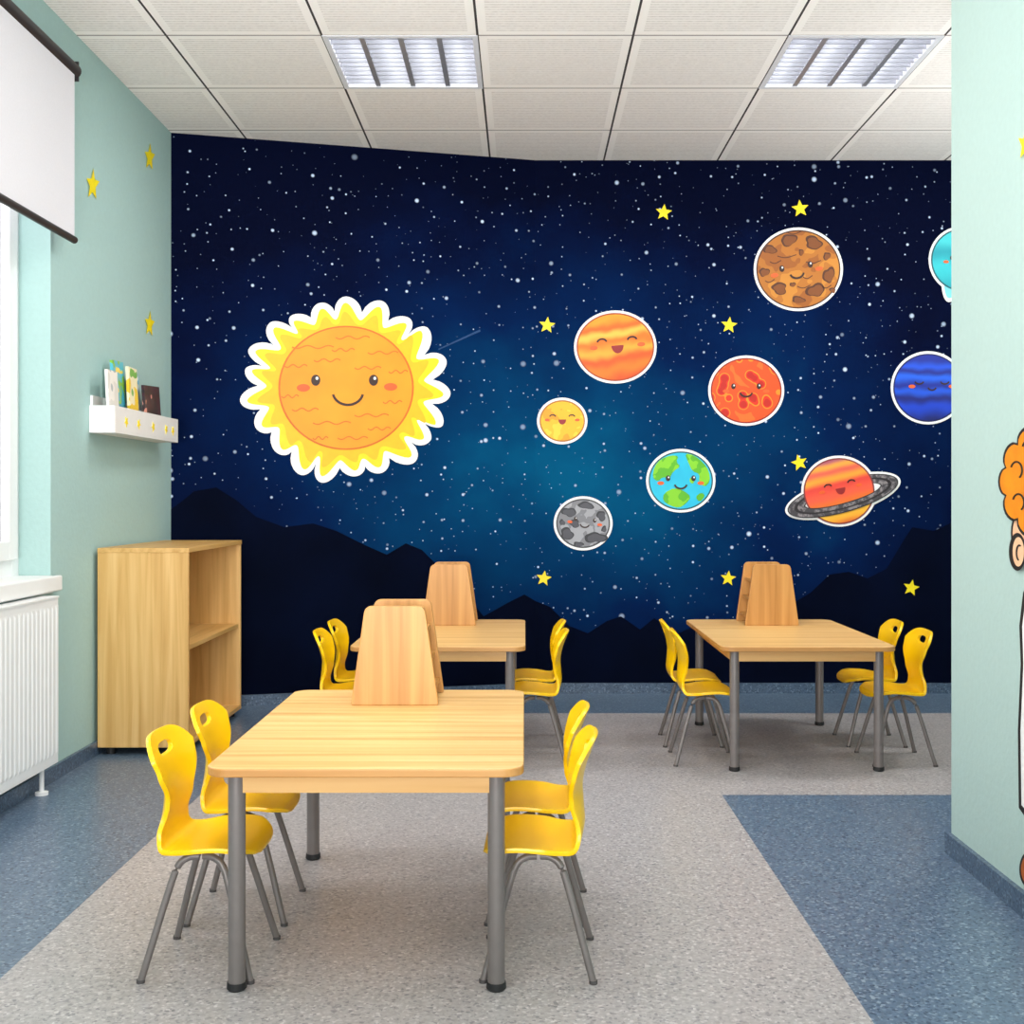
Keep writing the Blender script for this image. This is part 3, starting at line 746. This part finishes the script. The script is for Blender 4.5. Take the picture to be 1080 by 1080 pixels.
def starst(px, py, R, pl, rot, kx=1.0, lab='small yellow star cut-out on the starry mural'):
    pts = [(px + (a - px) * kx, b) for a, b in star_pts(px, py, R, rot)]
    org = hit(px, py, pl, 0)
    obj('star_wall_sticker', decal_mesh('star_wall_sticker', [(pts, 0, 0)], [M_star], pl, 0, org, .004), loc=org, label=lab, category='wall sticker', group='yellow star stickers')
for (a, b, R, rt) in ((700, 224, 9, .1), (844, 220, 9.5, -.1), (769, 343, 9, .1), (843, 488, 9, -.25), (573.5, 610, 8.5, .15), (768, 610, 8.5, .1), (961, 620, 9, .2), (577, 343, 9, .1)):
    starst(a, b, R, PL_R, rt)
for (a, b, R, kx) in ((98, 195, 17, .42), (158, 166, 15, .38), (158, 342, 14, .38)):
    starst(a, b, R, PL_left, .1, kx, 'yellow star cut-out on the pale turquoise wall')
starst(1081, 153, 18, PL_right, .1, .42, 'yellow star cut-out on the pale turquoise wall')

# mountains
mt = [(170, 545), (190, 530), (205, 518), (228, 514), (250, 528), (270, 545), (300, 556), (330, 552), (355, 560), (385, 575), (408, 585), (428, 573), (445, 580), (465, 600), (490, 625), (510, 650), (535, 636),
      (553, 627), (565, 634), (580, 640), (600, 660), (620, 668), (640, 655), (655, 650), (675, 664), (690, 652), (715, 668), (745, 655), (770, 660), (800, 645), (830, 640), (855, 625), (875, 606), (895, 603), (915, 610), (935, 600),
      (950, 575), (962, 556), (985, 560), (1010, 548), (1040, 560), (1090, 590), (1160, 600), (1200, 620)]
mb = MB(); zb = bh
for (p, q) in zip(mt[:-1], mt[1:]):
    pl = PL_L if q[0] <= 565 else PL_R
    A = hit(p[0], p[1], pl, .002); B = hit(q[0], q[1], pl, .002)
    mb.poly([(A.x, A.y, zb), (B.x, B.y, zb), tuple(B), tuple(A)])
me = bpy.data.meshes.new('mountain_silhouette'); me.from_pydata(mb.v, [], mb.f); me.materials.append(M_mtn)
obj('mountain_silhouette', me, parent=wall_back)
obj('shooting_star', decal_mesh('shooting_star', [([(462, 368), (506, 347.5), (507, 349.5), (463, 369)], 0, 0)], [M_streak], PL_L, .002, Vector((0, 0, 0))), parent=wall_back)

# cut-out child figure on wall_right
M_hair = mat('figure_hair', (236, 138, 6), .5, noise=.12, nscale=20); M_skin = mat('figure_skin', (244, 192, 152), .5)
M_coat = mat('figure_coat', (244, 244, 244), .5); M_shoe = mat('figure_shoe', (180, 90, 24), .5)
def curls(cx__, cy__, rx, ry, n, amp, m=8):
    out = []
    for k in range(n * m):
        a = 2 * math.pi * k / (n * m); t = abs(math.sin(k / m * math.pi)) ** .6
        out.append((cx__ + (rx + amp * .6 * t) * math.cos(a), cy__ + (ry + amp * t) * math.sin(a)))
    return out
coat = [(1090, 600), (1079, 625), (1075, 660), (1076.5, 700), (1073.5, 770), (1074.5, 852), (1082, 863), (1150, 872), (1152, 760), (1142, 640), (1128, 606)]
coat_in = [(1092, 606), (1082, 628), (1078, 661), (1079.3, 700), (1076.3, 770), (1077.3, 849), (1084, 857), (1147, 867), (1149, 760), (1139, 644), (1126, 610)]
org = hit(1105, 700, PL_right, 0)
fig = obj('figure_wall_sticker', decal_mesh('figure_wall_sticker', [(coat, 0, 0)], [M_black], PL_right, 0, org, .003), loc=org,
          label='cartoon child cut-out with curly orange hair and white coat', category='wall sticker')
def fpart(n, polys, mats, off): obj(n, decal_mesh(n, polys, mats, PL_right, off, org), parent=fig)
fpart('coat', [(coat_in, 0, 0), (stroke([(1110, 620), (1108, 740), (1109, 860)], 2), 1, 1)], [M_coat, M_black], .0035)
fpart('head', [(ell(1104, 562, 38, 42), 0, 0), (ell(1104, 562, 36, 39.5), 1, 1), (ell(1073, 582, 9, 20), 0, 2), (ell(1074, 582, 6, 15.5), 1, 3), (stroke(arc(1075, 583, 3, 8, 100, 300), 1.8), 0, 4),
               (ell(1093, 572, 11, 14), 0, 4), (ell(1093.5, 572, 8.5, 11.5), 2, 5), (ell(1096, 574, 3, 5), 0, 6), (stroke(arc(1110, 588, 10, 8, 20, 160), 2), 0, 4)], [M_black, M_skin, M_sw], .006)
fpart('hair', [(curls(1100, 508, 42, 54, 11, 9), 0, 0), (curls(1100, 508, 40, 50.5, 11, 9), 1, 1)]
      + [(stroke(arc(a, b, 6, 9, 200, 420), 2.0), 0, 2) for a, b in ((1072, 496), (1084, 474), (1074, 530), (1096, 500), (1110, 474))], [M_black, M_hair], .0125)
fpart('shoe', [(ell(1085, 917, 10, 19), 1, 0), (ell(1085, 917, 8.2, 15.5), 0, 1), (ell(1118, 925, 12, 20), 1, 0), (ell(1118, 925, 10.5, 17), 0, 1)], [M_shoe, M_black], .0035)
fpart('trousers', [([(1082, 862), (1081, 902), (1098, 906), (1099, 865)], 0, 0), ([(1108, 866), (1109, 910), (1128, 912), (1130, 868)], 0, 0)], [mat('figure_trousers', (236, 236, 240), .5)], .0035)

# ---------------- lighting ----------------
w = bpy.data.worlds.new('world'); scene.world = w; w.use_nodes = True
bg = w.node_tree.nodes['Background']; bg.inputs['Color'].default_value = (0.99, 0.99, 1.0, 1); bg.inputs['Strength'].default_value = 2.0
def area(x, y, z, sx, sy, p, rot=(0, 0, 0), col=(1, 1, 1), spread=None):
    l = bpy.data.lights.new('area_light', 'AREA'); l.shape = 'RECTANGLE'; l.size = sx; l.size_y = sy; l.energy = p; l.color = col
    if spread: l.spread = math.radians(spread)
    o = bpy.data.objects.new('area_light', l); COL.objects.link(o); o.location = (x, y, z); o.rotation_euler = rot
for (x, y, p) in ((-.47, 1.3, 5), (-.47, 3.0, 11), (.1, 3.3, 5), (2.3, 4.7, 14), (-.47, 4.71, 12), (1.29, 4.71, 12)):
    area(x, y, H - .02, .5, .5, p, col=(1, .98, .96))
# unseen fill lights added to brighten the ceiling: behind viewpoint and partition
area(-.5, -.6, 1.0, 1.6, .9, 95, (math.radians(122), 0, 0), (1, .985, .97), 105)
area(2.4, 4.5, 1.3, .8, .8, 32, (math.radians(180), math.radians(25), 0), (1, .985, .965))
# daylight through the window
area(-2.1, 3.25, 1.6, 1.7, 1.7, 20, (0, -math.pi/2, 0), (.97, .98, 1))

cam = bpy.data.cameras.new('camera'); co = bpy.data.objects.new('camera', cam); COL.objects.link(co)
co.location = (0, 0, 1); co.rotation_euler = (math.pi/2, 0, 0)
cam.sensor_width = 36; cam.lens = F / 1080 * 36; cam.shift_x = -(VX - 540) / 1080; cam.shift_y = -(540 - VY) / 1080
cam.clip_start = .05
scene.camera = co
scene.view_settings.view_transform = 'Standard'
